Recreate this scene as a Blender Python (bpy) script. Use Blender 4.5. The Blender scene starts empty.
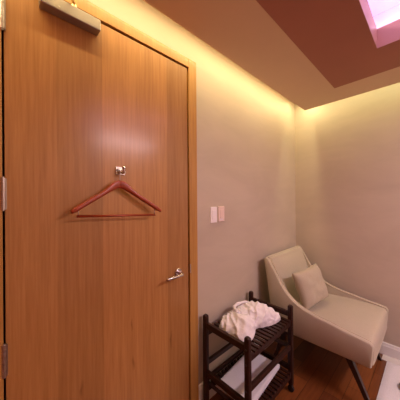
import bpy, bmesh, math, random
from mathutils import Vector, Matrix, noise

C = bpy.context.scene.collection
scn = bpy.context.scene

# ------------------------------------------------------------------ camera
F = 217.49
cam_d = bpy.data.cameras.new('camera')
cam_d.sensor_fit = 'HORIZONTAL'
cam_d.sensor_width = 36.0
cam_d.lens = 36.0 * F / 400.0
cam_d.clip_start = 0.02
cam = bpy.data.objects.new('camera', cam_d)
C.objects.link(cam)
right = Vector((0.730604, -0.682763, -0.007239))
up = Vector((0.004774, -0.005494, 0.999974))
fwd = Vector((0.682784, 0.730620, 0.000755))
m3 = Matrix((right, up, -fwd)).transposed()
cam.matrix_world = Matrix.Translation((0, 0, 1.46)) @ m3.to_4x4()
scn.camera = cam

# ------------------------------------------------------------------ world, light, exposure
w = bpy.data.worlds.new('world')
scn.world = w
w.use_nodes = True
w.node_tree.nodes['Background'].inputs[0].default_value = (0.9, 0.75, 0.65, 1)
w.node_tree.nodes['Background'].inputs[1].default_value = 0.05
scn.view_settings.view_transform = 'Standard'
scn.view_settings.look = 'None'
scn.view_settings.gamma = 1.0
scn.view_settings.use_curve_mapping = False
scn.view_settings.exposure = 0.06

# room: x -0.6..2.656, y -1.86..1.14
X0, X1, Y0, Y1 = -0.60, 2.656, -1.86, 1.14
ZS = 2.41          # underside of the floating soffit
ZC = 2.62          # slab above it
GAP = 0.225
COVE = (1.0, 0.85, 0.44)
COVE_W = 4.5       # watts per metre of cove tape
DIFF_E = 0.95       # radiance of the violet-white recess
TUBE_E = 13.0
FILL_W = 46.0      # added fill light, out of view below the terracotta panel


def area(name, loc, rot, sx, sy, power, col):
    l = bpy.data.lights.new(name, 'AREA')
    l.shape = 'RECTANGLE'
    l.size = sx
    l.size_y = sy
    l.energy = power
    l.color = col
    o = bpy.data.objects.new(name, l)
    o.location = loc
    o.rotation_euler = rot
    C.objects.link(o)
    return o


# warm LED tape hidden above the soffit, one run per wall, shining at the wall and down the gap
LX, LY = X1 - X0 - 0.1, Y1 - Y0 - 0.1
t = math.radians(14)
area('cove_tape_back', ((X0 + X1) / 2, Y1 - 0.195, ZC - 0.03), (t, 0, 0), LX, 0.03, COVE_W * LX, COVE)
area('cove_tape_front', ((X0 + X1) / 2, Y0 + 0.195, ZC - 0.03), (-t, 0, 0), LX, 0.03, COVE_W * LX, COVE)
area('cove_tape_right', (X1 - 0.195, (Y0 + Y1) / 2, ZC - 0.03), (0, -t, 0), 0.03, LY, COVE_W * 0.62 * LY, (0.92, 0.90, 0.46))
area('cove_tape_left', (X0 + 0.195, (Y0 + Y1) / 2, ZC - 0.03), (0, t, 0), 0.03, LY, COVE_W * LY, COVE)


# unseen fill light added below the terracotta panel to brighten the room
area('fill_front', (1.55, -1.12, ZS - 0.006), (0, 0, 0), 0.9, 0.22, FILL_W, (1.0, 0.78, 0.84))


# ------------------------------------------------------------------ materials
def base_mat(name, col, rough=0.6, metal=0.0, **kw):
    m = bpy.data.materials.new(name)
    m.use_nodes = True
    b = m.node_tree.nodes['Principled BSDF']
    b.inputs['Base Color'].default_value = (*col, 1)
    b.inputs['Roughness'].default_value = rough
    b.inputs['Metallic'].default_value = metal
    for k, v in kw.items():
        b.inputs[k].default_value = v
    return m, m.node_tree, b


def coords(nt, scale, rot=(0, 0, 0)):
    tc = nt.nodes.new('ShaderNodeTexCoord')
    mp = nt.nodes.new('ShaderNodeMapping')
    mp.inputs['Scale'].default_value = scale
    mp.inputs['Rotation'].default_value = rot
    nt.links.new(tc.outputs['Object'], mp.inputs['Vector'])
    return mp.outputs['Vector']


def noise_tex(nt, vec, scale, detail=4, rough=0.6, dist=0.0):
    n = nt.nodes.new('ShaderNodeTexNoise')
    n.inputs['Scale'].default_value = scale
    n.inputs['Detail'].default_value = detail
    n.inputs['Roughness'].default_value = rough
    n.inputs['Distortion'].default_value = dist
    nt.links.new(vec, n.inputs['Vector'])
    return n.outputs['Fac']


def ramp(nt, fac, stops):
    r = nt.nodes.new('ShaderNodeValToRGB')
    e = r.color_ramp.elements
    while len(e) < len(stops):
        e.new(0.5)
    for i, (p, c) in enumerate(stops):
        e[i].position = p
        e[i].color = (*c, 1)
    nt.links.new(fac, r.inputs['Fac'])
    return r.outputs['Color']


def mix(nt, a, b, fac, mode='MULTIPLY'):
    m = nt.nodes.new('ShaderNodeMix')
    m.data_type = 'RGBA'
    m.blend_type = mode
    if isinstance(fac, float):
        m.inputs[0].default_value = fac
    else:
        nt.links.new(fac, m.inputs[0])
    nt.links.new(a, m.inputs[6])
    nt.links.new(b, m.inputs[7])
    return m.outputs[2]


def bump(nt, bsdf, fac, strength, dist=0.002):
    b = nt.nodes.new('ShaderNodeBump')
    b.inputs['Strength'].default_value = strength
    b.inputs['Distance'].default_value = dist
    nt.links.new(fac, b.inputs['Height'])
    nt.links.new(b.outputs['Normal'], bsdf.inputs['Normal'])


def mat_veneer(name, light, dark, strips=True, scale=(1, 1, 1), coat=0.55, horizontal=False):
    m, nt, b = base_mat(name, light, 0.5)
    b.inputs['Specular IOR Level'].default_value = 0.3
    sc = (26, 26, 0.9) if not horizontal else (0.9, 26, 26)
    v = coords(nt, sc)
    f = noise_tex(nt, v, 3.0, 6, 0.65, 0.25)
    c = ramp(nt, f, [(0.25, dark), (0.5, tuple((x + y) / 2 for x, y in zip(light, dark))), (0.75, light)])
    sc2 = (5, 5, 0.5) if not horizontal else (0.5, 5, 5)
    f2 = noise_tex(nt, coords(nt, sc2), 2.2, 3, 0.5, 0.8)
    c2 = ramp(nt, f2, [(0.3, (0.86, 0.82, 0.80)), (0.7, (1.0, 1.0, 1.0))])
    c = mix(nt, c, c2, 1.0)
    if strips:
        tc = nt.nodes.new('ShaderNodeTexCoord')
        sx = nt.nodes.new('ShaderNodeSeparateXYZ')
        nt.links.new(tc.outputs['Object'], sx.inputs[0])
        mu = nt.nodes.new('ShaderNodeMath'); mu.operation = 'MULTIPLY'; mu.inputs[1].default_value = 5.1
        fl = nt.nodes.new('ShaderNodeMath'); fl.operation = 'FLOOR'
        wn = nt.nodes.new('ShaderNodeTexWhiteNoise'); wn.noise_dimensions = '1D'
        nt.links.new(sx.outputs['X'], mu.inputs[0])
        nt.links.new(mu.outputs[0], fl.inputs[0])
        nt.links.new(fl.outputs[0], wn.inputs['W'])
        c3 = ramp(nt, wn.outputs['Value'], [(0.0, (0.80, 0.77, 0.74)), (1.0, (1.04, 1.02, 1.0))])
        c = mix(nt, c, c3, 1.0)
    if strips:
        tc2 = nt.nodes.new('ShaderNodeTexCoord')
        nz = nt.nodes.new('ShaderNodeTexNoise'); nz.inputs['Scale'].default_value = 14.0
        nt.links.new(tc2.outputs['Object'], nz.inputs['Vector'])
        ad = nt.nodes.new('ShaderNodeVectorMath'); ad.operation = 'MULTIPLY_ADD'
        ad.inputs[1].default_value = (0.03, 0.03, 0.03)
        nt.links.new(nz.outputs['Color'], ad.inputs[0]); nt.links.new(tc2.outputs['Object'], ad.inputs[2])
        for kx, kz, sx_, sz_ in KNOTS:
            sb = nt.nodes.new('ShaderNodeVectorMath'); sb.operation = 'SUBTRACT'
            sb.inputs[1].default_value = (kx + 0.015, Y1 + 0.015, kz + 0.015)
            dv = nt.nodes.new('ShaderNodeVectorMath'); dv.operation = 'MULTIPLY'
            dv.inputs[1].default_value = (1 / sx_, 0.0, 1 / sz_)
            ln = nt.nodes.new('ShaderNodeVectorMath'); ln.operation = 'LENGTH'
            nt.links.new(ad.outputs[0], sb.inputs[0]); nt.links.new(sb.outputs[0], dv.inputs[0]); nt.links.new(dv.outputs[0], ln.inputs[0])
            kc = ramp(nt, ln.outputs['Value'], [(0.0, (0.62, 0.55, 0.50)), (1.0, (1.0, 1.0, 1.0))])
            c = mix(nt, c, kc, 1.0)
    nt.links.new(c, b.inputs['Base Color'])
    b.inputs['Coat Weight'].default_value = coat
    b.inputs['Coat Roughness'].default_value = 0.22
    bump(nt, b, f, 0.06)
    return m


M = {}
KNOTS = [(0.804, 0.575, 0.012, 0.07), (0.548, 0.56, 0.011, 0.05), (0.544, 0.772, 0.008, 0.035), (0.29, 0.568, 0.012, 0.06)]
M['door'] = mat_veneer('oak_veneer', (0.58, 0.285, 0.090), (0.40, 0.170, 0.046))
M['frame'] = mat_veneer('oak_frame', (0.58, 0.30, 0.080), (0.42, 0.19, 0.044), strips=False, coat=0.25)


def mat_wall():
    m, nt, b = base_mat('wall_plaster', (0.5, 0.42, 0.35), 0.55)
    f = noise_tex(nt, coords(nt, (1.0, 1.0, 2.6)), 1.6, 5, 0.6, 0.6)
    c = ramp(nt, f, [(0.3, (0.49, 0.395, 0.31)), (0.7, (0.56, 0.455, 0.36))])
    nt.links.new(c, b.inputs['Base Color'])
    f2 = noise_tex(nt, coords(nt, (1, 1, 1)), 90, 3, 0.6)
    bump(nt, b, f2, 0.10)
    return m


M['wall'] = mat_wall()


def mat_paint(name, c0, c1, rough=0.5, scale=3.0, bs=0.06):
    m, nt, b = base_mat(name, c0, rough)
    f = noise_tex(nt, coords(nt, (1, 1, 1)), scale, 4, 0.6)
    nt.links.new(ramp(nt, f, [(0.3, c0), (0.7, c1)]), b.inputs['Base Color'])
    f2 = noise_tex(nt, coords(nt, (1, 1, 1)), 120, 2, 0.6)
    bump(nt, b, f2, bs)
    return m


M['soffit'] = mat_paint('soffit_paint', (0.72, 0.52, 0.35), (0.75, 0.545, 0.365))
M['terracotta'] = mat_paint('terracotta_paint', (0.38, 0.135, 0.088), (0.41, 0.148, 0.096), 0.5)
M['lip'] = mat_paint('recess_plaster', (0.52, 0.30, 0.21), (0.55, 0.32, 0.23))
M['white_paint'] = mat_paint('white_gloss_paint', (0.72, 0.68, 0.66), (0.76, 0.72, 0.70), 0.35)
M['marble'] = mat_paint('pale_stone', (0.60, 0.54, 0.50), (0.70, 0.65, 0.61), 0.3)


def mat_floor():
    m, nt, b = base_mat('floor_wood', (0.2, 0.06, 0.02), 0.28)
    v = coords(nt, (1, 1, 1))
    br = nt.nodes.new('ShaderNodeTexBrick')
    br.offset = 0.37
    br.inputs['Scale'].default_value = 1.0
    br.inputs['Brick Width'].default_value = 0.5
    br.inputs['Row Height'].default_value = 0.115
    br.inputs['Mortar Size'].default_value = 0.0016
    br.inputs['Mortar Smooth'].default_value = 0.2
    br.inputs['Color1'].default_value = (0.27, 0.085, 0.022, 1)
    br.inputs['Color2'].default_value = (0.115, 0.030, 0.010, 1)
    br.inputs['Mortar'].default_value = (0.03, 0.01, 0.005, 1)
    nt.links.new(v, br.inputs['Vector'])
    f = noise_tex(nt, coords(nt, (1.2, 20, 20)), 3.0, 6, 0.65, 0.3)
    c = ramp(nt, f, [(0.25, (0.62, 0.55, 0.5)), (0.75, (1.1, 1.1, 1.1))])
    nt.links.new(mix(nt, br.outputs['Color'], c, 1.0), b.inputs['Base Color'])
    bump(nt, b, f, 0.08)
    return m


M['floor'] = mat_floor()


def mat_darkwood():
    m, nt, b = base_mat('dark_wood', (0.05, 0.018, 0.012), 0.42)
    b.inputs['Specular IOR Level'].default_value = 0.3
    f = noise_tex(nt, coords(nt, (30, 30, 30)), 2.5, 5, 0.65)
    nt.links.new(ramp(nt, f, [(0.3, (0.016, 0.0045, 0.003)), (0.7, (0.040, 0.012, 0.0075))]), b.inputs['Base Color'])
    bump(nt, b, f, 0.08)
    return m


M['dark'] = mat_darkwood()
M['dark_soft'] = mat_paint('espresso_wood', (0.020, 0.008, 0.006), (0.032, 0.013, 0.009), 0.4, 20)


def mat_fabric(name, c0, c1, scale=260, strength=0.25, rough=0.85):
    m, nt, b = base_mat(name, c0, rough)
    f0 = noise_tex(nt, coords(nt, (1, 1, 1)), 6, 4, 0.6)
    f = noise_tex(nt, coords(nt, (1, 1, 1)), scale, 2, 0.7)
    a = ramp(nt, f, [(0.3, c0), (0.7, c1)])
    v = ramp(nt, f0, [(0.3, (0.95, 0.945, 0.94)), (0.7, (1, 1, 1))])
    nt.links.new(mix(nt, a, v, 1.0), b.inputs['Base Color'])
    b.inputs['Sheen Weight'].default_value = 0.15
    b.inputs['Sheen Roughness'].default_value = 0.5
    bump(nt, b, f, strength)
    return m


M['fabric'] = mat_fabric('taupe_upholstery', (0.43, 0.355, 0.265), (0.49, 0.41, 0.31))
M['pillow'] = mat_fabric('taupe_cushion_cloth', (0.40, 0.325, 0.24), (0.47, 0.385, 0.29))
M['piping'] = mat_fabric('pale_piping', (0.52, 0.43, 0.31), (0.56, 0.46, 0.34))
M['robe'] = mat_fabric('white_terry', (0.72, 0.65, 0.69), (0.78, 0.71, 0.75), 180, 0.5)
M['towel'] = mat_fabric('white_towel', (0.64, 0.60, 0.66), (0.70, 0.66, 0.71), 180, 0.35)
M['mat'] = mat_fabric('white_mat_terry', (0.70, 0.65, 0.65), (0.78, 0.73, 0.73), 120, 0.6)
M['chrome'] = base_mat('polished_chrome', (0.60, 0.55, 0.54), 0.2, 1.0)[0]
M['steel'] = base_mat('satin_steel', (0.52, 0.46, 0.43), 0.35, 1.0)[0]
M['closer'] = base_mat('satin_aluminium', (0.36, 0.31, 0.28), 0.42, 0.6)[0]
M['yellow_lit'] = base_mat('yellow_lit_metal', (0.66, 0.50, 0.26), 0.3, 1.0)[0]  # yellow reflection of the cove light put into the metal colour
M['plastic'] = base_mat('switch_plastic', (0.88, 0.80, 0.82), 0.35)[0]
M['plastic2'] = base_mat('switch_plastic_warm', (0.82, 0.63, 0.56), 0.35)[0]
M['gap'] = base_mat('gap_shade', (0.035, 0.013, 0.007), 0.8)[0]  # near-black colour stands in for shade inside the door gap
M['rubber'] = base_mat('black_rubber', (0.012, 0.010, 0.010), 0.5)[0]


def mat_hanger():
    m, nt, b = base_mat('cherry_lacquer', (0.36, 0.045, 0.012), 0.38)
    f = noise_tex(nt, coords(nt, (6, 40, 40)), 3.0, 5, 0.6)
    nt.links.new(ramp(nt, f, [(0.3, (0.27, 0.030, 0.006)), (0.7, (0.38, 0.050, 0.010))]), b.inputs['Base Color'])
    b.inputs['Coat Weight'].default_value = 0.15
    b.inputs['Coat Roughness'].default_value = 0.12
    return m


M['hanger'] = mat_hanger()


def mat_emit(name, col, e):
    m, nt, b = base_mat(name, (0.30, 0.25, 0.34), 0.6)
    b.inputs['Emission Color'].default_value = (*col, 1)
    b.inputs['Emission Strength'].default_value = e
    return m


M['diffuser'] = mat_emit('violet_diffuser', (0.78, 0.42, 1.0), DIFF_E)
M['tube'] = mat_emit('violet_tube', (1.0, 0.66, 0.98), TUBE_E)


# ------------------------------------------------------------------ mesh helpers
def obj(name, bm, mat, parent=None, smooth=False, bevel=0.0, seg=2, label=None):
    me = bpy.data.meshes.new(name)
    bmesh.ops.recalc_face_normals(bm, faces=bm.faces)
    bm.to_mesh(me)
    bm.free()
    me.materials.append(mat)
    o = bpy.data.objects.new(name, me)
    C.objects.link(o)
    if smooth:
        for p in me.polygons:
            p.use_smooth = True
    if bevel:
        b = o.modifiers.new('bevel', 'BEVEL')
        b.width = bevel
        b.segments = seg
        b.limit_method = 'ANGLE'
        b.angle_limit = math.radians(40)
        b.harden_normals = False
    if parent is not None:
        o.parent = parent
        o.matrix_parent_inverse = Matrix.Translation(-Vector(parent_world(parent)))
    if label:
        o['label'] = label
    return o


def parent_world(p):
    v = Vector((0, 0, 0))
    while p is not None:
        v += p.location
        # mesh children carry an inverse that cancels their parents, so their world offset is only their own location
        if p.parent is not None:
            return v
        p = p.parent
    return v


def empty(name, loc):
    o = bpy.data.objects.new(name, None)
    o.empty_display_size = 0.1
    o.location = loc
    C.objects.link(o)
    return o


def tag(o, label=None, cat=None, group=None, kind=None):
    if label: o['label'] = label
    if cat: o['category'] = cat
    if group: o['group'] = group
    if kind: o['kind'] = kind
    return o


def box(bm, a, b):
    xs, ys, zs = zip(a, b)
    x0, x1 = min(xs), max(xs); y0, y1 = min(ys), max(ys); z0, z1 = min(zs), max(zs)
    v = [bm.verts.new(p) for p in ((x0, y0, z0), (x1, y0, z0), (x1, y1, z0), (x0, y1, z0),
                                   (x0, y0, z1), (x1, y0, z1), (x1, y1, z1), (x0, y1, z1))]
    for f in ((0, 1, 2, 3), (4, 5, 6, 7), (0, 1, 5, 4), (1, 2, 6, 5), (2, 3, 7, 6), (3, 0, 4, 7)):
        bm.faces.new([v[i] for i in f])


def BX(*pairs):
    bm = bmesh.new()
    for a, b in pairs:
        box(bm, a, b)
    return bm


def loft(bm, rings, cap=True):
    vr = [[bm.verts.new(p) for p in r] for r in rings]
    n = len(vr[0])
    for a, b in zip(vr, vr[1:]):
        for i in range(n):
            bm.faces.new((a[i], a[(i + 1) % n], b[(i + 1) % n], b[i]))
    if cap:
        bm.faces.new(vr[0])
        bm.faces.new(vr[-1])


def tube(bm, pts, r, n=12, closed=False):
    pts = [Vector(p) for p in pts]
    rs = r if isinstance(r, (list, tuple)) else [r] * len(pts)
    rings = []
    prev = None
    for i, p in enumerate(pts):
        if i == 0: d = pts[1] - p
        elif i == len(pts) - 1: d = p - pts[i - 1]
        else: d = pts[i + 1] - pts[i - 1]
        d.normalize()
        if prev is None:
            a = d.orthogonal().normalized()
        else:
            a = (prev - d * prev.dot(d)).normalized()
        prev = a
        b = d.cross(a)
        rings.append([p + (a * math.cos(2 * math.pi * k / n) + b * math.sin(2 * math.pi * k / n)) * rs[i] for k in range(n)])
    loft(bm, rings)


def catmull(pts, k=6):
    P = [Vector(p) for p in pts]
    P = [P[0] * 2 - P[1]] + P + [P[-1] * 2 - P[-2]]
    out = []
    for i in range(1, len(P) - 2):
        for j in range(k):
            t = j / k
            p0, p1, p2, p3 = P[i - 1:i + 3]
            out.append(0.5 * ((2 * p1) + (p2 - p0) * t + (2 * p0 - 5 * p1 + 4 * p2 - p3) * t * t + (3 * p1 - p0 - 3 * p2 + p3) * t ** 3))
    out.append(P[-2])
    return out


def smooth_closed(pts, k=4):
    P = [Vector((p[0], p[1], 0)) for p in pts]
    n = len(P)
    out = []
    for i in range(n):
        p0, p1, p2, p3 = P[i - 1], P[i], P[(i + 1) % n], P[(i + 2) % n]
        for j in range(k):
            t = j / k
            q = 0.5 * ((2 * p1) + (p2 - p0) * t + (2 * p0 - 5 * p1 + 4 * p2 - p3) * t * t + (3 * p1 - p0 - 3 * p2 + p3) * t ** 3)
            out.append((q.x, q.y))
    return out



# ------------------------------------------------------------------ the setting
tag(obj('floor', BX(((X0, Y0, -0.05), (X1, Y1, 0))), M['floor']), kind='structure')

DX0, DX1, DZ = 0.020, 0.956, 2.363       # door leaf
FW = 0.075
OX0, OX1, OZ = DX0 - FW, DX1 + FW, 2.428  # outer edge of the wooden frame
bm = BX(((X0 - 0.1, Y1, 0), (OX0 + 0.01, Y1 + 0.12, ZC)), ((OX1 - 0.01, Y1, 0), (X1 + 0.1, Y1 + 0.12, ZC)),
        ((OX0 + 0.01, Y1, OZ - 0.01), (OX1 - 0.01, Y1 + 0.12, ZC)))
tag(obj('wall_back', bm, M['wall']), kind='structure')
tag(obj('wall_right', BX(((X1, Y0 - 0.1, 0), (X1 + 0.1, Y1, ZC))), M['wall']), kind='structure')
tag(obj('wall_left', BX(((X0 - 0.1, Y0 - 0.1, 0), (X0, Y1, ZC))), M['terracotta']), kind='structure')
tag(obj('wall_front', BX(((X0, Y0 - 0.1, 0), (X1, Y0, ZC))), M['wall']), kind='structure')

# light recess opening in the ceiling
RX0, RX1, RY0, RY1 = 0.72, 1.754, -0.95, 0.234
LIPZ = ZS + 0.12
CV = 0.16    # how far the lit cavity widens above the lip
CZ = ZS + 0.31
CW = CV + 0.021
bm = BX(((X0, Y0, ZC), (RX0 - CW, Y1, ZC + 0.05)), ((RX1 + CW, Y0, ZC), (X1, Y1, ZC + 0.05)),
        ((RX0 - CW, Y0, ZC), (RX1 + CW, RY0 - CW, ZC + 0.05)), ((RX0 - CW, RY1 + CW, ZC), (RX1 + CW, Y1, ZC + 0.05)))
ceil = tag(obj('ceiling', bm, M['soffit']), kind='structure')
# floating soffit ring, clear of the walls all round so that the cove light washes them
SX0, SX1, SY0, SY1 = X0 + GAP, X1 - 0.245, Y0 + GAP, 0.927
PX0, PX1, PY0, PY1 = -0.05, 2.113, -1.29, 0.568
bm = BX(((SX0, SY0, ZS), (PX0, SY1, ZS + 0.04)), ((PX1, SY0, ZS), (SX1, SY1, ZS + 0.04)),
        ((PX0, SY0, ZS), (PX1, PY0, ZS + 0.04)), ((PX0, PY1, ZS), (PX1, SY1, ZS + 0.04)))
tag(obj('trim_1', bm, M['soffit']), kind='structure')
e_ = 0.002
bm = BX(((PX0, PY0, ZS - 0.003), (RX0 - e_, PY1, ZS + 0.04)), ((RX1 + e_, PY0, ZS - 0.003), (PX1, PY1, ZS + 0.04)),
        ((RX0 - e_, PY0, ZS - 0.003), (RX1 + e_, RY0 - e_, ZS + 0.04)), ((RX0 - e_, RY1 + e_, ZS - 0.003), (RX1 + e_, PY1, ZS + 0.04)))
tag(obj('trim_2', bm, M['terracotta']), kind='structure')

# the lit recess itself
cl = tag(empty('ceiling_light', ((RX0 + RX1) / 2, (RY0 + RY1) / 2, ZS)),
         'glowing violet-white rectangular light recess in the terracotta ceiling panel', 'ceiling light')
bm = BX(((RX0 - 0.02, RY0 - 0.02, ZS + 0.041), (RX0, RY1 + 0.02, LIPZ)), ((RX1, RY0 - 0.02, ZS + 0.041), (RX1 + 0.02, RY1 + 0.02, LIPZ)),
        ((RX0, RY0 - 0.02, ZS + 0.041), (RX1, RY0, LIPZ)), ((RX0, RY1, ZS + 0.041), (RX1, RY1 + 0.02, LIPZ)))
for p_, q_ in (((RX0 - 0.0018, RY0 - 0.0018), (RX0, RY1 + 0.0018)), ((RX1, RY0 - 0.0018), (RX1 + 0.0018, RY1 + 0.0018)),
               ((RX0, RY0 - 0.0018), (RX1, RY0)), ((RX0, RY1), (RX1, RY1 + 0.0018))):
    box(bm, (p_[0], p_[1], ZS - 0.003), (q_[0], q_[1], ZS + 0.041))
obj('light_frame', bm, M['lip'], cl)
a, b_, c_, d_ = RX0 - CV, RX1 + CV, RY0 - CV, RY1 + CV
bm = BX(((a - 0.02, c_ - 0.02, LIPZ), (a, d_ + 0.02, CZ)), ((b_, c_ - 0.02, LIPZ), (b_ + 0.02, d_ + 0.02, CZ)),
        ((a, c_ - 0.02, LIPZ), (b_, c_, CZ)), ((a, d_, LIPZ), (b_, d_ + 0.02, CZ)),
        ((a, c_, LIPZ - 0.01), (RX0 - 0.02, d_, LIPZ)), ((RX1 + 0.02, c_, LIPZ - 0.01), (b_, d_, LIPZ)),
        ((RX0 - 0.02, c_, LIPZ - 0.01), (RX1 + 0.02, RY0 - 0.02, LIPZ)), ((RX0 - 0.02, RY1 + 0.02, LIPZ - 0.01), (RX1 + 0.02, d_, LIPZ)))
obj('light_housing', bm, M['white_paint'], cl)
obj('diffuser', BX(((a - 0.02, c_ - 0.02, CZ), (b_ + 0.02, d_ + 0.02, CZ + 0.02))), M['diffuser'], cl, label='glowing pale violet diffuser')
for p, q in (((RX0, d_ - 0.05, LIPZ + 0.05), (RX1, d_ - 0.05, LIPZ + 0.05)), ((RX0, c_ + 0.05, LIPZ + 0.05), (RX1, c_ + 0.05, LIPZ + 0.05)),
             ((a + 0.05, RY0, LIPZ + 0.05), (a + 0.05, RY1, LIPZ + 0.05)), ((b_ - 0.05, RY0, LIPZ + 0.05), (b_ - 0.05, RY1, LIPZ + 0.05))):
    bm = bmesh.new(); tube(bm, [p, q], 0.013, 12)
    obj('light_tube', bm, M['tube'], cl, smooth=True)


# baseboards
def base_profile(bm, p0, p1, inward, h=0.135, th=0.015):
    p0, p1, n = Vector(p0), Vector(p1), Vector(inward)
    prof = [(0, 0), (th, 0), (th, h - 0.03), (th * 0.75, h - 0.022), (th * 0.6, h - 0.006), (th * 0.3, h), (0, h)]
    loft(bm, [[p + n * d + Vector((0, 0, z)) for d, z in prof] for p in (p0, p1)])


bm = bmesh.new(); base_profile(bm, (OX1, Y1, 0), (X1, Y1, 0), (0, -1, 0), h=0.15)
tag(obj('baseboard_back', bm, M['white_paint']), kind='structure')
bm = bmesh.new(); base_profile(bm, (X1, Y0, 0), (X1, Y1 - 0.015, 0), (-1, 0, 0), h=0.115)
tag(obj('baseboard_right', bm, M['white_paint']), kind='structure')
bm = bmesh.new(); base_profile(bm, (X0, Y0, 0), (X0, Y1, 0), (1, 0, 0))
tag(obj('baseboard_left', bm, M['white_paint']), kind='structure')
bm = bmesh.new(); base_profile(bm, (X0 + 0.015, Y0, 0), (X1 - 0.015, Y0, 0), (0, 1, 0))
tag(obj('baseboard_front', bm, M['white_paint']), kind='structure')
tag(obj('trim_3', BX(((X1 - 0.105, Y0 + 0.015, 0), (X1 - 0.015, 0.326, 0.004))), M['marble']), kind='structure')

# ------------------------------------------------------------------ the door
door = tag(empty('door_1', ((DX0 + DX1) / 2, Y1, 0)), 'tall oak veneer door in an oak frame', None, kind='structure')
leaf = obj('door_panel', BX(((DX0 + 0.003, Y1, 0.006), (DX1 - 0.004, Y1 + 0.044, DZ - 0.004))), M['door'], door, bevel=0.0015)
bm = BX(((OX0, Y1 - 0.009, 0), (DX0 - 0.004, Y1 + 0.12, OZ)), ((DX1 + 0.004, Y1 - 0.009, 0), (OX1, Y1 + 0.12, OZ)),
        ((DX0 - 0.004, Y1 - 0.009, DZ + 0.004), (DX1 + 0.004, Y1 + 0.12, OZ)))
obj('door_frame', bm, M['frame'], door, bevel=0.002)
obj('door_stop', BX(((DX0 - 0.004, Y1 + 0.046, 0), (DX0 + 0.02, Y1 + 0.1, DZ + 0.004)), ((DX1 - 0.02, Y1 + 0.046, 0), (DX1 + 0.004, Y1 + 0.1, DZ + 0.004)),
                    ((DX0 - 0.004, Y1 + 0.046, DZ - 0.02), (DX1 + 0.004, Y1 + 0.1, DZ + 0.004))), M['gap'], door, label='door stop strip coloured dark as shade behind the gap')
for zc in (2.19, 1.49, 0.845, 0.20):
    bm = bmesh.new()
    hx, hy = DX0 - 0.002, Y1 - 0.008
    for k in range(5):
        z0 = zc - 0.0625 + k * 0.025
        tube(bm, [(hx, hy, z0 + 0.0006), (hx, hy, z0 + 0.0244)], 0.0075, 14)
    tube(bm, [(hx, hy, zc - 0.066), (hx, hy, zc + 0.066)], 0.004, 10)
    box(bm, (hx - 0.001, Y1 - 0.0075, zc - 0.06), (hx + 0.011, Y1 - 0.0002, zc + 0.06))
    obj('hinge', bm, M['steel'], door, smooth=False, label='satin steel butt hinge')

# lever handle
hb = (0.862, Y1, 0.990)
bm = bmesh.new()
tube(bm, [(hb[0], Y1, hb[2]), (hb[0], Y1 - 0.008, hb[2]), (hb[0], Y1 - 0.011, hb[2])], [0.027, 0.027, 0.024], 28)
hd = obj('door_handle', bm, M['chrome'], door, smooth=False, bevel=0.001, label='chrome lever handle')
bm = bmesh.new()
pts = [(hb[0], Y1 - 0.009, hb[2]), (hb[0], Y1 - 0.035, hb[2]), (hb[0], Y1 - 0.05, hb[2]), (hb[0] - 0.005, Y1 - 0.058, hb[2]),
       (hb[0] - 0.02, Y1 - 0.060, hb[2]), (hb[0] - 0.07, Y1 - 0.060, hb[2] - 0.002), (hb[0] - 0.125, Y1 - 0.058, hb[2] - 0.004)]
tube(bm, catmull(pts, 5), 0.0085, 14)
obj('lever', bm, M['chrome'], hd, smooth=True)
bm = BX(((DX1 - 0.004, Y1 - 0.0015, 0.95), (DX1 + 0.012, Y1 + 0.002, 1.03)))
bm.free()
bm = BX(((DX1 + 0.003, Y1 - 0.011, 0.965), (DX1 + 0.011, Y1 - 0.0085, 1.025)))
obj('strike_plate', bm, M['steel'], door)

# door closer
cy0, cy1 = Y1 - 0.050, Y1
dc = obj('door_closer', BX(((0.134, cy0, 2.281), (0.372, cy1, 2.334))), M['closer'], door, bevel=0.004, label='satin aluminium door closer body')
bm = bmesh.new()
tube(bm, [(0.262, Y1 - 0.026, 2.333), (0.262, Y1 - 0.026, 2.352)], 0.013, 20)
obj('spindle', bm, M['yellow_lit'], dc, smooth=False, bevel=0.001)
bm = bmesh.new()
loft(bm, [[(x, y, z) for (x, y) in ((0.252, Y1 - 0.038), (0.272, Y1 - 0.018), (0.19, Y1 - 0.195), (0.172, Y1 - 0.19))] for z in (2.352, 2.359)])
loft(bm, [[(x, y, z) for (x, y) in ((0.172, Y1 - 0.195), (0.190, Y1 - 0.19), (0.135, Y1 - 0.015), (0.117, Y1 - 0.015))] for z in (2.360, 2.367)])
tube(bm, [(0.181, Y1 - 0.19, 2.349), (0.181, Y1 - 0.19, 2.371)], 0.011, 16)
obj('closer_arm', bm, M['yellow_lit'], dc)
obj('arm_bracket', BX(((0.09, Y1 - 0.034, 2.366), (0.165, Y1 - 0.009, 2.371)), ((0.09, Y1 - 0.013, 2.366), (0.165, Y1 - 0.009, 2.40))), M['yellow_lit'], dc, bevel=0.001)
bm = bmesh.new()
for sx in (0.20,):
    tube(bm, [(sx, cy0 + 0.0005, 2.295), (sx, cy0 - 0.0015, 2.295)], 0.004, 12)
obj('screw', bm, M['steel'], dc)

# robe hook on the door
hx, hz = 0.482, 1.619
hk = obj('coat_hook', BX(((hx - 0.026, Y1 - 0.006, hz - 0.022), (hx + 0.026, Y1, hz + 0.022))), M['chrome'], door, bevel=0.003, seg=3, label='small square chrome coat hook')
bm = bmesh.new()
tube(bm, catmull([(hx, Y1 - 0.005, hz - 0.002), (hx, Y1 - 0.020, hz - 0.006), (hx, Y1 - 0.034, hz - 0.013), (hx, Y1 - 0.046, hz - 0.008), (hx, Y1 - 0.049, hz + 0.010)], 5), [0.0075] * 21, 12)
bmesh.ops.create_uvsphere(bm, u_segments=16, v_segments=10, radius=0.010, matrix=Matrix.Translation((hx, Y1 - 0.049, hz + 0.012)))
obj('hook_peg', bm, M['chrome'], hk, smooth=True)

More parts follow.
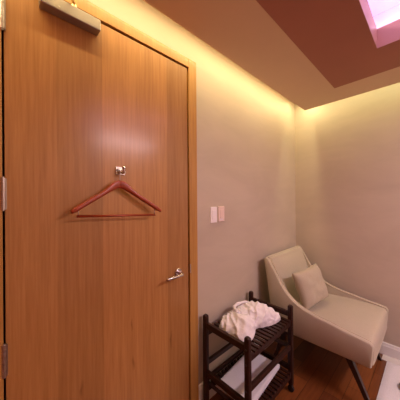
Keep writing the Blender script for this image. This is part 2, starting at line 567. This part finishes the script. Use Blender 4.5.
# ------------------------------------------------------------------ hanger
hg = tag(empty('clothes_hanger', (0.470, Y1 - 0.036, 1.545)), 'reddish-brown wooden clothes hanger with trouser bar hanging on the oak door', 'hanger')
hyc = Y1 - 0.036
top_l = [(0.466, 1.566), (0.447, 1.563), (0.425, 1.551), (0.400, 1.526), (0.370, 1.5035), (0.325, 1.478), (0.280, 1.450), (0.234, 1.421)]
bot_l = [(0.466, 1.524), (0.450, 1.522), (0.430, 1.512), (0.402, 1.497), (0.370, 1.478), (0.328, 1.453), (0.282, 1.425), (0.241, 1.400)]
T = catmull([(x, 0, z) for x, z in top_l], 5)
B = catmull([(x, 0, z) for x, z in bot_l], 5)


def arm_mesh(side):
    rings = []
    n = len(T)
    for i, (p, q) in enumerate(zip(T, B)):
        u = i / (n - 1)
        px, qx = p.x - 0.466, q.x - 0.466
        if side > 0:
            px, qx = -px, -qx
        c = Vector((0.466 + (px + qx) / 2, 0, (p.z + q.z) / 2 - (0.010 * u if side > 0 else 0)))
        up_ = Vector(((px - qx) / 2, 0, (p.z - q.z) / 2))
        th = 0.009 + 0.006 * math.sin(math.pi * min(1, u * 1.1)) * 0.4 + 0.006 * u
        yoff = hyc - 0.022 * u ** 1.6
        if u > 0.97:
            up_ *= 0.75; th *= 0.75
        ring = []
        for k in range(14):
            a = 2 * math.pi * k / 14
            ca, sa = math.cos(a), math.sin(a)
            e = 0.62
            sx = math.copysign(abs(ca) ** e, ca); sy = math.copysign(abs(sa) ** e, sa)
            ring.append(c + up_ * sx + Vector((0, yoff + th * sy, 0)))
        rings.append(ring)
    bm = bmesh.new()
    loft(bm, rings)
    return bm


obj('hanger_arm', arm_mesh(-1), M['hanger'], hg, smooth=True)
obj('hanger_arm', arm_mesh(1), M['hanger'], hg, smooth=True)
bm = bmesh.new()
tube(bm, [(0.262, hyc - 0.012, 1.391), (0.665, hyc - 0.012, 1.377)], 0.0058, 12)
obj('trouser_bar', bm, M['hanger'], hg, smooth=True)
for xx, z0, z1, r in ((0.268, 1.388, 1.425, 0.0022), (0.660, 1.375, 1.415, 0.0022)):
    bm = bmesh.new()
    tube(bm, [(xx, hyc - 0.014, z0), (xx, hyc - 0.016, z1)], r, 8)
    obj('bar_clip', bm, M['chrome'], hg, smooth=True)
bm = bmesh.new()
hook = [(0.466, hyc, 1.560), (0.466, hyc, 1.578), (0.468, hyc, 1.588), (0.478, hyc, 1.5935), (0.490, hyc, 1.602), (0.4955, hyc, 1.612)]
hook = [(0.466, hyc, 1.558), (0.466, hyc, 1.575), (0.470, hyc, 1.590), (0.469, hyc, 1.602)]
cx_, cz_, rr = 0.482, 1.604, 0.0145
arc = [(cx_ + rr * math.cos(math.radians(a_)), hyc, cz_ + 0.004 + rr * math.sin(math.radians(a_))) for a_ in range(190, -41, -23)]
tube(bm, catmull([(0.466, hyc, 1.558), (0.466, hyc, 1.575), (0.4665, hyc, 1.588)] + arc, 4), 0.0016, 8)
obj('hanger_hook', bm, M['steel'], hg, smooth=True)

# ------------------------------------------------------------------ switches


def switch(x0, x1, z0, z1, mat, label):
    cx = (x0 + x1) / 2
    r = tag(empty('light_switch', (cx, Y1, (z0 + z1) / 2)), label, 'light switch', 'wall switches beside the door')
    obj('switch_plate', BX(((x0, Y1 - 0.007, z0), (x1, Y1, z1))), mat, r, bevel=0.003, seg=3)
    rk = obj('rocker', BX(((x0 + 0.018, Y1 - 0.010, z0 + 0.026), (x1 - 0.018, Y1 - 0.0065, z1 - 0.026))), mat, r, bevel=0.0015)
    return r


switch(1.168, 1.238, 1.288, 1.408, M['plastic'], 'pinkish-white wall switch, nearer the door of the two')
s2 = switch(1.254, 1.326, 1.291, 1.410, M['plastic2'], 'warmer beige-white wall switch, further from the door of the two')
bm = BX(*[((1.272, Y1 - 0.0075, 1.304 + k * 0.010), (1.308, Y1 - 0.0065, 1.309 + k * 0.010)) for k in range(2)])
obj('button', bm, M['plastic'], s2)

# ------------------------------------------------------------------ trolley
CX0, CX1, CY0, CY1 = 1.070, 1.630, 0.745, 1.095     # post centres
PT = 0.655
ct = tag(empty('trolley', ((CX0 + CX1) / 2, (CY0 + CY1) / 2, 0)), 'dark wooden two-tier slatted trolley on casters against the wall', 'trolley')
PW = 0.018
for ix, x in enumerate((CX0, CX1)):
    for iy, y in enumerate((CY0, CY1)):
        bm = bmesh.new()
        rings = []
        for z, s in ((0.062, 1), (PT - 0.014, 1), (PT - 0.005, 0.9), (PT, 0.62)):
            ring = []
            for k in range(16):
                a_ = 2 * math.pi * k / 16
                ca, sa = math.cos(a_), math.sin(a_)
                ring.append((x + PW * s * math.copysign(abs(ca) ** 0.55, ca), y + PW * s * math.copysign(abs(sa) ** 0.55, sa), z))
            rings.append(ring)
        loft(bm, rings)
        obj('post', bm, M['dark'], ct, smooth=False, bevel=0)
        # caster: stem, fork, wheel
        bm = bmesh.new()
        tube(bm, [(x, y, 0.030 + 0.02), (x, y, 0.066)], 0.007, 12)
        box(bm, (x - 0.013, y - 0.012, 0.022), (x - 0.0105, y + 0.012, 0.054))
        box(bm, (x + 0.0105, y - 0.012, 0.022), (x + 0.013, y + 0.012, 0.054))
        box(bm, (x - 0.013, y - 0.012, 0.051), (x + 0.013, y + 0.012, 0.055))
        cs = obj('caster', bm, M['dark_soft'], ct)
        bm = bmesh.new()
        tube(bm, [(x - 0.010, y, 0.0235), (x - 0.008, y, 0.0235), (x + 0.008, y, 0.0235), (x + 0.010, y, 0.0235)], [0.020, 0.0235, 0.0235, 0.020], 24)
        obj('wheel', bm, M['rubber'], cs)


def rail(p, q):
    obj('rail', BX((p, q)), M['dark'], ct, bevel=0.003)


def shelf(zd, slats):
    """slatted deck at zd between two low long rails"""
    for y in (CY0, CY1):
        rail((CX0 + PW, y - 0.011, zd - 0.045), (CX1 - PW, y + 0.011, zd - 0.012))
    for k in range(slats):
        x = CX0 + 0.030 + (CX1 - CX0 - 0.060) * k / (slats - 1)
        obj('slat', BX(((x - 0.0115, CY0 - 0.012, zd - 0.0118), (x + 0.0115, CY1 + 0.012, zd))), M['dark'], ct, bevel=0.002)


shelf(0.552, 14)
shelf(0.160, 14)
for x in (CX0, CX1):
    rail((x - 0.012, CY0 + PW, 0.568), (x + 0.012, CY1 - PW, 0.606))
    rail((x - 0.012, CY0 + PW, 0.236 if x == CX0 else 0.160), (x + 0.012, CY1 - PW, 0.272 if x == CX0 else 0.196))
rail((CX1 - 0.011, CY0 + PW, 0.326), (CX1 + 0.011, CY1 - PW, 0.356))
rail((CX0 + PW, CY0 - 0.011, 0.328), (CX1 - PW, CY0 + 0.011, 0.362))
rail((CX0 + PW, CY1 - 0.011, 0.300), (CX1 - PW, CY1 + 0.011, 0.332))
rail((CX0 + PW, CY1 - 0.011, 0.190), (CX1 - PW, CY1 + 0.011, 0.214))
for z in (0.587, 0.50, 0.345, 0.254):
    bm = bmesh.new()
    tube(bm, [(CX0 - PW + 0.001, CY0, z), (CX0 - PW - 0.004, CY0, z)], [0.006, 0.0045], 12)
    obj('bolt', bm, M['dark_soft'], ct)

# folded white towel on the lower shelf
def slab(name, cx, cy, z, hx, hy, rot, th, mat, layers=1, seed=1, wob=0.004, parent=None):
    bm = bmesh.new()
    N = 28
    for L in range(layers):
        t0 = th / layers
        zb = z + L * t0
        rows = []
        for side in (0, 1):
            g = []
            for i in range(N + 1):
                row = []
                for j in range(N + 1):
                    u, v = i / N * 2 - 1, j / N * 2 - 1
                    d = max(abs(u), abs(v))
                    edge = math.sqrt(max(0.0, 1 - max(0, (d - 0.93) / 0.07) ** 2))
                    x, y = u * hx, v * hy
                    nz = noise.noise(Vector((x * 9 + seed, y * 9, L * 3.0))) * wob
                    if side == 0:
                        zz = zb
                    else:
                        zz = zb + t0 * 0.5 + (t0 * 0.5 + max(0, nz)) * edge
                    xr = x * math.cos(rot) - y * math.sin(rot)
                    yr = x * math.sin(rot) + y * math.cos(rot)
                    row.append(bm.verts.new((cx + xr, cy + yr, zz)))
                g.append(row)
            rows.append(g)
            for i in range(N):
                for j in range(N):
                    bm.faces.new((g[i][j], g[i + 1][j], g[i + 1][j + 1], g[i][j + 1]))
    bmesh.ops.remove_doubles(bm, verts=bm.verts, dist=1e-6)
    return obj(name, bm, mat, parent, smooth=True)


tw = slab('folded_towel', 1.352, 0.925, 0.1605, 0.232, 0.132, math.radians(5), 0.030, M['towel'], layers=2, seed=3)
tag(tw, 'flat folded white towel on the lower shelf of the dark trolley', 'towel')

# ------------------------------------------------------------------ crumpled robe on the top shelf
ZR = 0.5535
RC = Vector((1.345, 0.935))
outline = [(1.128, 1.02), (1.122, 0.955), (1.118, 0.880), (1.128, 0.805), (1.190, 0.800), (1.256, 0.818), (1.325, 0.850), (1.380, 0.822), (1.450, 0.795), (1.527, 0.785),
           (1.580, 0.800), (1.585, 0.850), (1.570, 0.92), (1.545, 0.99), (1.46, 1.045), (1.336, 1.062), (1.20, 1.060)]
oc = smooth_closed(outline, 6)
polar = sorted((math.atan2(y - RC.y, x - RC.x), math.hypot(x - RC.x, y - RC.y)) for x, y in oc)


def radius_at(a_):
    n = len(polar)
    for i in range(n):
        a0, r0 = polar[i]
        a1, r1 = polar[(i + 1) % n]
        if i == n - 1: a1 += 2 * math.pi
        aa = a_ if a_ >= polar[0][0] else a_ + 2 * math.pi
        if a0 <= aa <= a1:
            return r0 + (r1 - r0) * (aa - a0) / max(1e-6, a1 - a0)
    return polar[0][1]


bm = bmesh.new()
NA, NR = 260, 70
grid = []
for i in range(NA):
    a_ = -math.pi + 2 * math.pi * i / NA
    R = radius_at(a_)
    row = []
    for j in range(NR):
        ph = math.pi / 2 * j / NR
        r = R * (math.cos(ph) ** 0.75) * (1 + 0.05 * math.sin(ph * 2))
        x, y = RC.x + r * math.cos(a_), RC.y + r * math.sin(a_)
        H = 0.094 + 0.022 * math.exp(-((x - 1.22) ** 2 + (y - 0.90) ** 2) / 0.006) + 0.030 * math.exp(-((x - 1.46) ** 2 + (y - 0.94) ** 2) / 0.010)
        H -= 0.038 * math.exp(-((x - 1.335 + (y - 0.84) * 0.35) ** 2) / 0.0007) * min(1, max(0, (1.03 - y) / 0.08))
        H -= 0.012 * math.exp(-((x - 1.55) ** 2 + (y - 0.80) ** 2) / 0.004)
        row.append(bm.verts.new((x, y, ZR + H * math.sin(ph) ** 0.8)))
    grid.append(row)
top = bm.verts.new((RC.x, RC.y, grid[0][-1].co.z))
for i in range(NA):
    A_, B_ = grid[i], grid[(i + 1) % NA]
    for j in range(NR - 1):
        bm.faces.new((A_[j], B_[j], B_[j + 1], A_[j + 1]))
    bm.faces.new((A_[-1], B_[-1], top))
bm.faces.new([grid[i][0] for i in range(NA)][::-1])
for _ in range(3):
    bmesh.ops.smooth_vert(bm, verts=[v for v in bm.verts if v.co.z > ZR + 1e-4], factor=0.5, use_axis_x=True, use_axis_y=True, use_axis_z=True)
bmesh.ops.recalc_face_normals(bm, faces=bm.faces)
bm.normal_update()
new = []
for v in bm.verts:
    p = v.co
    q = Vector((p.x, p.y, 0))
    # pleats fan out from the gathered back on the left half, run across on the right half
    wl = 1 / (1 + math.exp((p.x - 1.325) / 0.012))
    a_ = math.atan2(p.y - 1.10, p.x - 1.30)
    wp = noise.noise(p * 9) * 2.2 + noise.noise(p * 22) * 0.9
    r1 = 1 - 2 * abs(math.sin(a_ * 13 + wp))
    r2 = 1 - 2 * abs(math.sin(((p.y - 0.9) * 0.9 - (p.x - 1.4) * 0.45) * 58 + wp * 1.3))
    r3 = 1 - 2 * min(1, abs(noise.noise(p * 19 + Vector((4, 2, 7)))) * 2.6)
    r4 = noise.noise(p * 70)
    lift = min(1.0, (p.z - ZR) / 0.03)
    dsp = (0.0060 * (r1 * wl + r2 * (1 - wl)) + 0.0030 * r3 + 0.0012 * r4 + 0.008 * noise.noise(p * 11)) * (0.35 + 0.65 * lift)
    new.append(p + v.normal * dsp)
for v, p in zip(bm.verts, new):
    if v.co.z < ZR + 1e-4: p.z = ZR
    p.z = max(p.z, ZR)
    v.co = p
rb = obj('bathrobe', bm, M['robe'], None, smooth=True)
tag(rb, 'crumpled white terry bathrobe heaped on the top shelf of the dark trolley', 'bathrobe')
# rolled sash loop at the back of the heap
bm = bmesh.new()
pts = catmull([(1.285, 0.975, 0.640), (1.292, 1.010, 0.648), (1.330, 1.038, 0.650), (1.390, 1.035, 0.652), (1.440, 1.010, 0.650), (1.47, 0.97, 0.640)], 6)
tube(bm, pts, [0.011 + 0.002 * math.sin(i * 0.9) for i in range(len(pts))], 12)
obj('sash', bm, M['robe'], rb, smooth=True)

# ------------------------------------------------------------------ armchair
AX0, AX1 = 1.800, 2.545
ch = tag(empty('armchair', ((AX0 + AX1) / 2, 0.65, 0)), 'taupe upholstered armchair with sloping arms in the corner', 'armchair')
rim = [(0.272, 0.478), (0.288, 0.499), (0.330, 0.506), (0.404, 0.515), (0.470, 0.525), (0.531, 0.536), (0.600, 0.545), (0.654, 0.555), (0.715, 0.570),
       (0.770, 0.592), (0.822, 0.625), (0.868, 0.668), (0.905, 0.718), (0.938, 0.770), (0.968, 0.822), (0.998, 0.872), (1.030, 0.918)]
outer = [(1.052, 0.930), (1.072, 0.918), (1.062, 0.850), (1.045, 0.740), (1.025, 0.600), (1.005, 0.470), (0.985, 0.345), (0.968, 0.328),
         (0.850, 0.325), (0.700, 0.325), (0.500, 0.327), (0.300, 0.329), (0.284, 0.335), (0.278, 0.40)]
prof = rim + outer
TH = 0.044


def side_panel(x0, x1):
    """outline in y-z swept across x with a rounded rim"""
    bm = bmesh.new()
    n = len(prof)
    P2 = [Vector(p) for p in prof]
    nor = []
    for i in range(n):
        d = (P2[(i + 1) % n] - P2[i - 1]).normalized()
        nor.append(Vector((d.y, -d.x)))       # one of the two sides; fixed by sign below
    area2 = sum(P2[i].x * P2[(i + 1) % n].y - P2[(i + 1) % n].x * P2[i].y for i in range(n))
    sg = 1 if area2 > 0 else -1
    r = 0.016
    st = [(x0, r), (x0 + r * 0.3, r * 0.3), (x0 + r, 0), (x1 - r, 0), (x1 - r * 0.3, r * 0.3), (x1, r)]
    rings = []
    for x, inset in st:
        rings.append([(x, (P2[i] - nor[i] * sg * inset).x, (P2[i] - nor[i] * sg * inset).y) for i in range(n)])
    loft(bm, rings, cap=True)
    bmesh.ops.triangulate(bm, faces=[f for f in bm.faces if len(f.verts) > 4])
    return bm


def shade_auto(o, ang=35):
    for p in o.data.polygons:
        p.use_smooth = True
    # mark sharp edges above the angle
    bm = bmesh.new(); bm.from_mesh(o.data)
    for e in bm.edges:
        if len(e.link_faces) == 2 and e.calc_face_angle(0) > math.radians(ang):
            e.smooth = False
    bm.to_mesh(o.data); bm.free()


for x0 in (AX0, AX1 - TH):
    o = obj('arm_panel', side_panel(x0, x0 + TH), M['fabric'], ch)
    shade_auto(o, 40)
    # piping along the inner top edge of the rim
    xp = x0 + TH - 0.003 if x0 == AX0 else x0 + 0.003
    bm = bmesh.new()
    tube(bm, catmull([(xp, y, z - 0.0035) for y, z in rim[1:]], 2), 0.0035, 8)
    obj('piping', bm, M['piping'], ch, smooth=True)


def cushion_loft(profile, x0, x1, round_=0.02, nx=10, bulge=0.0):
    """closed y-z profile swept in x with soft ends"""
    bm = bmesh.new()
    n = len(profile)
    cy = sum(p[0] for p in profile) / n
    cz = sum(p[1] for p in profile) / n
    P2 = [Vector(p) for p in profile]
    area2 = sum(P2[i].x * P2[(i + 1) % n].y - P2[(i + 1) % n].x * P2[i].y for i in range(n))
    sg = 1 if area2 > 0 else -1
    nor = []
    for i in range(n):
        d = (P2[(i + 1) % n] - P2[i - 1]).normalized()
        nor.append(Vector((d.y, -d.x)) * sg)
    rings = []
    for k in range(4):
        a_ = math.pi / 2 * k / 4
        rings.append((x0 + round_ * (1 - math.sin(a_)) * 0 + round_ * (1 - math.cos(a_ * 1.0)) if False else x0 + round_ * (1 - math.cos(a_)), round_ * (1 - math.sin(a_))))
    for k in range(nx + 1):
        u = k / nx
        rings.append((x0 + round_ + (x1 - x0 - 2 * round_) * u, -bulge * 4 * u * (1 - u)))
    for k in range(3, -1, -1):
        a_ = math.pi / 2 * k / 4
        rings.append((x1 - round_ * (1 - math.cos(a_)), round_ * (1 - math.sin(a_))))
    loft(bm, [[(x, (P2[i] - nor[i] * ins).x, (P2[i] - nor[i] * ins).y) for i in range(n)] for x, ins in rings])
    return bm


IX0, IX1 = AX0 + TH - 0.002, AX1 - TH + 0.002
# outer back shell
backp = smooth_closed([(1.034, 0.905), (1.036, 0.926), (1.054, 0.932), (1.072, 0.916), (1.060, 0.83), (1.040, 0.70), (1.018, 0.55), (0.995, 0.40), (0.980, 0.335),
                       (0.955, 0.335), (0.970, 0.42), (0.990, 0.55), (1.010, 0.70), (1.024, 0.82)], 3)
o = obj('back_panel', cushion_loft(backp, IX0, IX1, 0.003), M['fabric'], ch); shade_auto(o, 50)
# padded inner back
bp = smooth_closed([(1.012, 0.900), (1.020, 0.918), (1.036, 0.918), (1.034, 0.86), (1.018, 0.74), (0.998, 0.60), (0.980, 0.48), (0.955, 0.44), (0.890, 0.44), (0.880, 0.50), (0.905, 0.60),
                    (0.935, 0.70), (0.965, 0.79), (0.990, 0.86)], 3)
o = obj('backrest', cushion_loft(bp, IX0 + 0.001, IX1 - 0.001, 0.012, bulge=0.004), M['fabric'], ch); shade_auto(o, 60)
# seat with waterfall front
sp = smooth_closed([(0.281, 0.350), (0.276, 0.400), (0.275, 0.450), (0.284, 0.481), (0.306, 0.495), (0.36, 0.500), (0.46, 0.503), (0.58, 0.500), (0.70, 0.492), (0.82, 0.480), (0.90, 0.470),
                    (0.93, 0.44), (0.93, 0.36), (0.90, 0.333), (0.70, 0.332), (0.50, 0.332), (0.32, 0.332), (0.28, 0.334)], 3)
o = obj('seat', cushion_loft(sp, IX0 + 0.001, IX1 - 0.001, 0.012, bulge=0.003), M['fabric'], ch); shade_auto(o, 60)
# legs
def leg(p, q, s0=0.021, s1=0.013):
    bm = bmesh.new()
    rings = []
    for (x, y, z), s in ((p, s0), (q, s1)):
        rings.append([(x + dx * s, y + dy * s, z) for dx, dy in ((-1, -1), (1, -1), (1, 1), (-1, 1))])
    loft(bm, rings)
    return bm


zt = 0.334
for p, q in (((AX0 + 0.060, 0.430, zt), (AX0 + 0.045, 0.275, 0)), ((AX1 - 0.060, 0.430, zt), (AX1 - 0.010, 0.335, 0)),
             ((AX0 + 0.060, 0.880, zt), (AX0 + 0.040, 1.000, 0)), ((AX1 - 0.060, 0.880, zt), (AX1 - 0.040, 1.000, 0))):
    obj('leg', leg(p, q), M['dark_soft'], ch, bevel=0.002)
obj('base_frame', BX(((AX0 + 0.045, 0.36, 0.312), (AX0 + 0.075, 0.93, 0.330)), ((AX1 - 0.075, 0.36, 0.312), (AX1 - 0.045, 0.93, 0.330)),
                     ((AX0 + 0.045, 0.42, 0.312), (AX1 - 0.045, 0.45, 0.330)), ((AX0 + 0.045, 0.86, 0.312), (AX1 - 0.045, 0.89, 0.330))), M['dark_soft'], ch)

# cushion leaning on the backrest
def pillow(hw, hh, th):
    bm = bmesh.new()
    N = 26
    for side in (1, -1):
        g = []
        for i in range(N + 1):
            row = []
            for j in range(N + 1):
                u, v = i / N * 2 - 1, j / N * 2 - 1
                pin = 1 - 0.085 * (1 - u * u) * abs(v) ** 3
                pin2 = 1 - 0.085 * (1 - v * v) * abs(u) ** 3
                x, z = u * hw * pin2, v * hh * pin
                e = max(0.0, (1 - u ** 4) * (1 - v ** 4))
                t_ = th * e ** 0.55
                t_ *= 1 + 0.16 * noise.noise(Vector((u * 2.2, v * 2.2, side)))
                # creases running in from the corners
                t_ -= 0.006 * e * max(0, noise.noise(Vector(((u + v) * 1.5, (u - v) * 5, side * 3))))
                row.append(bm.verts.new((x, side * t_ - 0, z)))
            g.append(row)
        for i in range(N):
            for j in range(N):
                bm.faces.new((g[i][j], g[i + 1][j], g[i + 1][j + 1], g[i][j + 1]))
    bmesh.ops.remove_doubles(bm, verts=bm.verts, dist=1e-5)
    return bm


pl = obj('cushion', pillow(0.205, 0.160, 0.062), M['pillow'], None, smooth=True)
pl.rotation_euler = (math.radians(-20), math.radians(-3), math.radians(-8))
pl.location = (2.095, 0.765, 0.672)
tag(pl, 'small square taupe cushion leaning on the backrest of the armchair', 'cushion')

# ------------------------------------------------------------------ bath mat and dish
mt = slab('bath_mat', 2.205, -0.085, 0.0, 0.345, 0.372, 0.0, 0.018, M['mat'], 1, 7, 0.004)
tag(mt, 'white terry bath mat on the wooden floor in front of the armchair', 'bath mat')
bm = bmesh.new()
rings = []
for r_, z in ((0.045, 0.0), (0.062, 0.008), (0.072, 0.024), (0.070, 0.026), (0.058, 0.012), (0.030, 0.006)):
    rings.append([(2.250 + r_ * math.cos(2 * math.pi * k / 40), 0.110 + r_ * math.sin(2 * math.pi * k / 40), 0.0205 + z) for k in range(40)])
loft(bm, rings)
ds = obj('dish', bm, base_mat('dark_steel', (0.16, 0.14, 0.15), 0.35, 0.8)[0], None)
shade_auto(ds, 50)
tag(ds, 'round grey metal dish on the white bath mat, beside the white baseboard', 'dish')
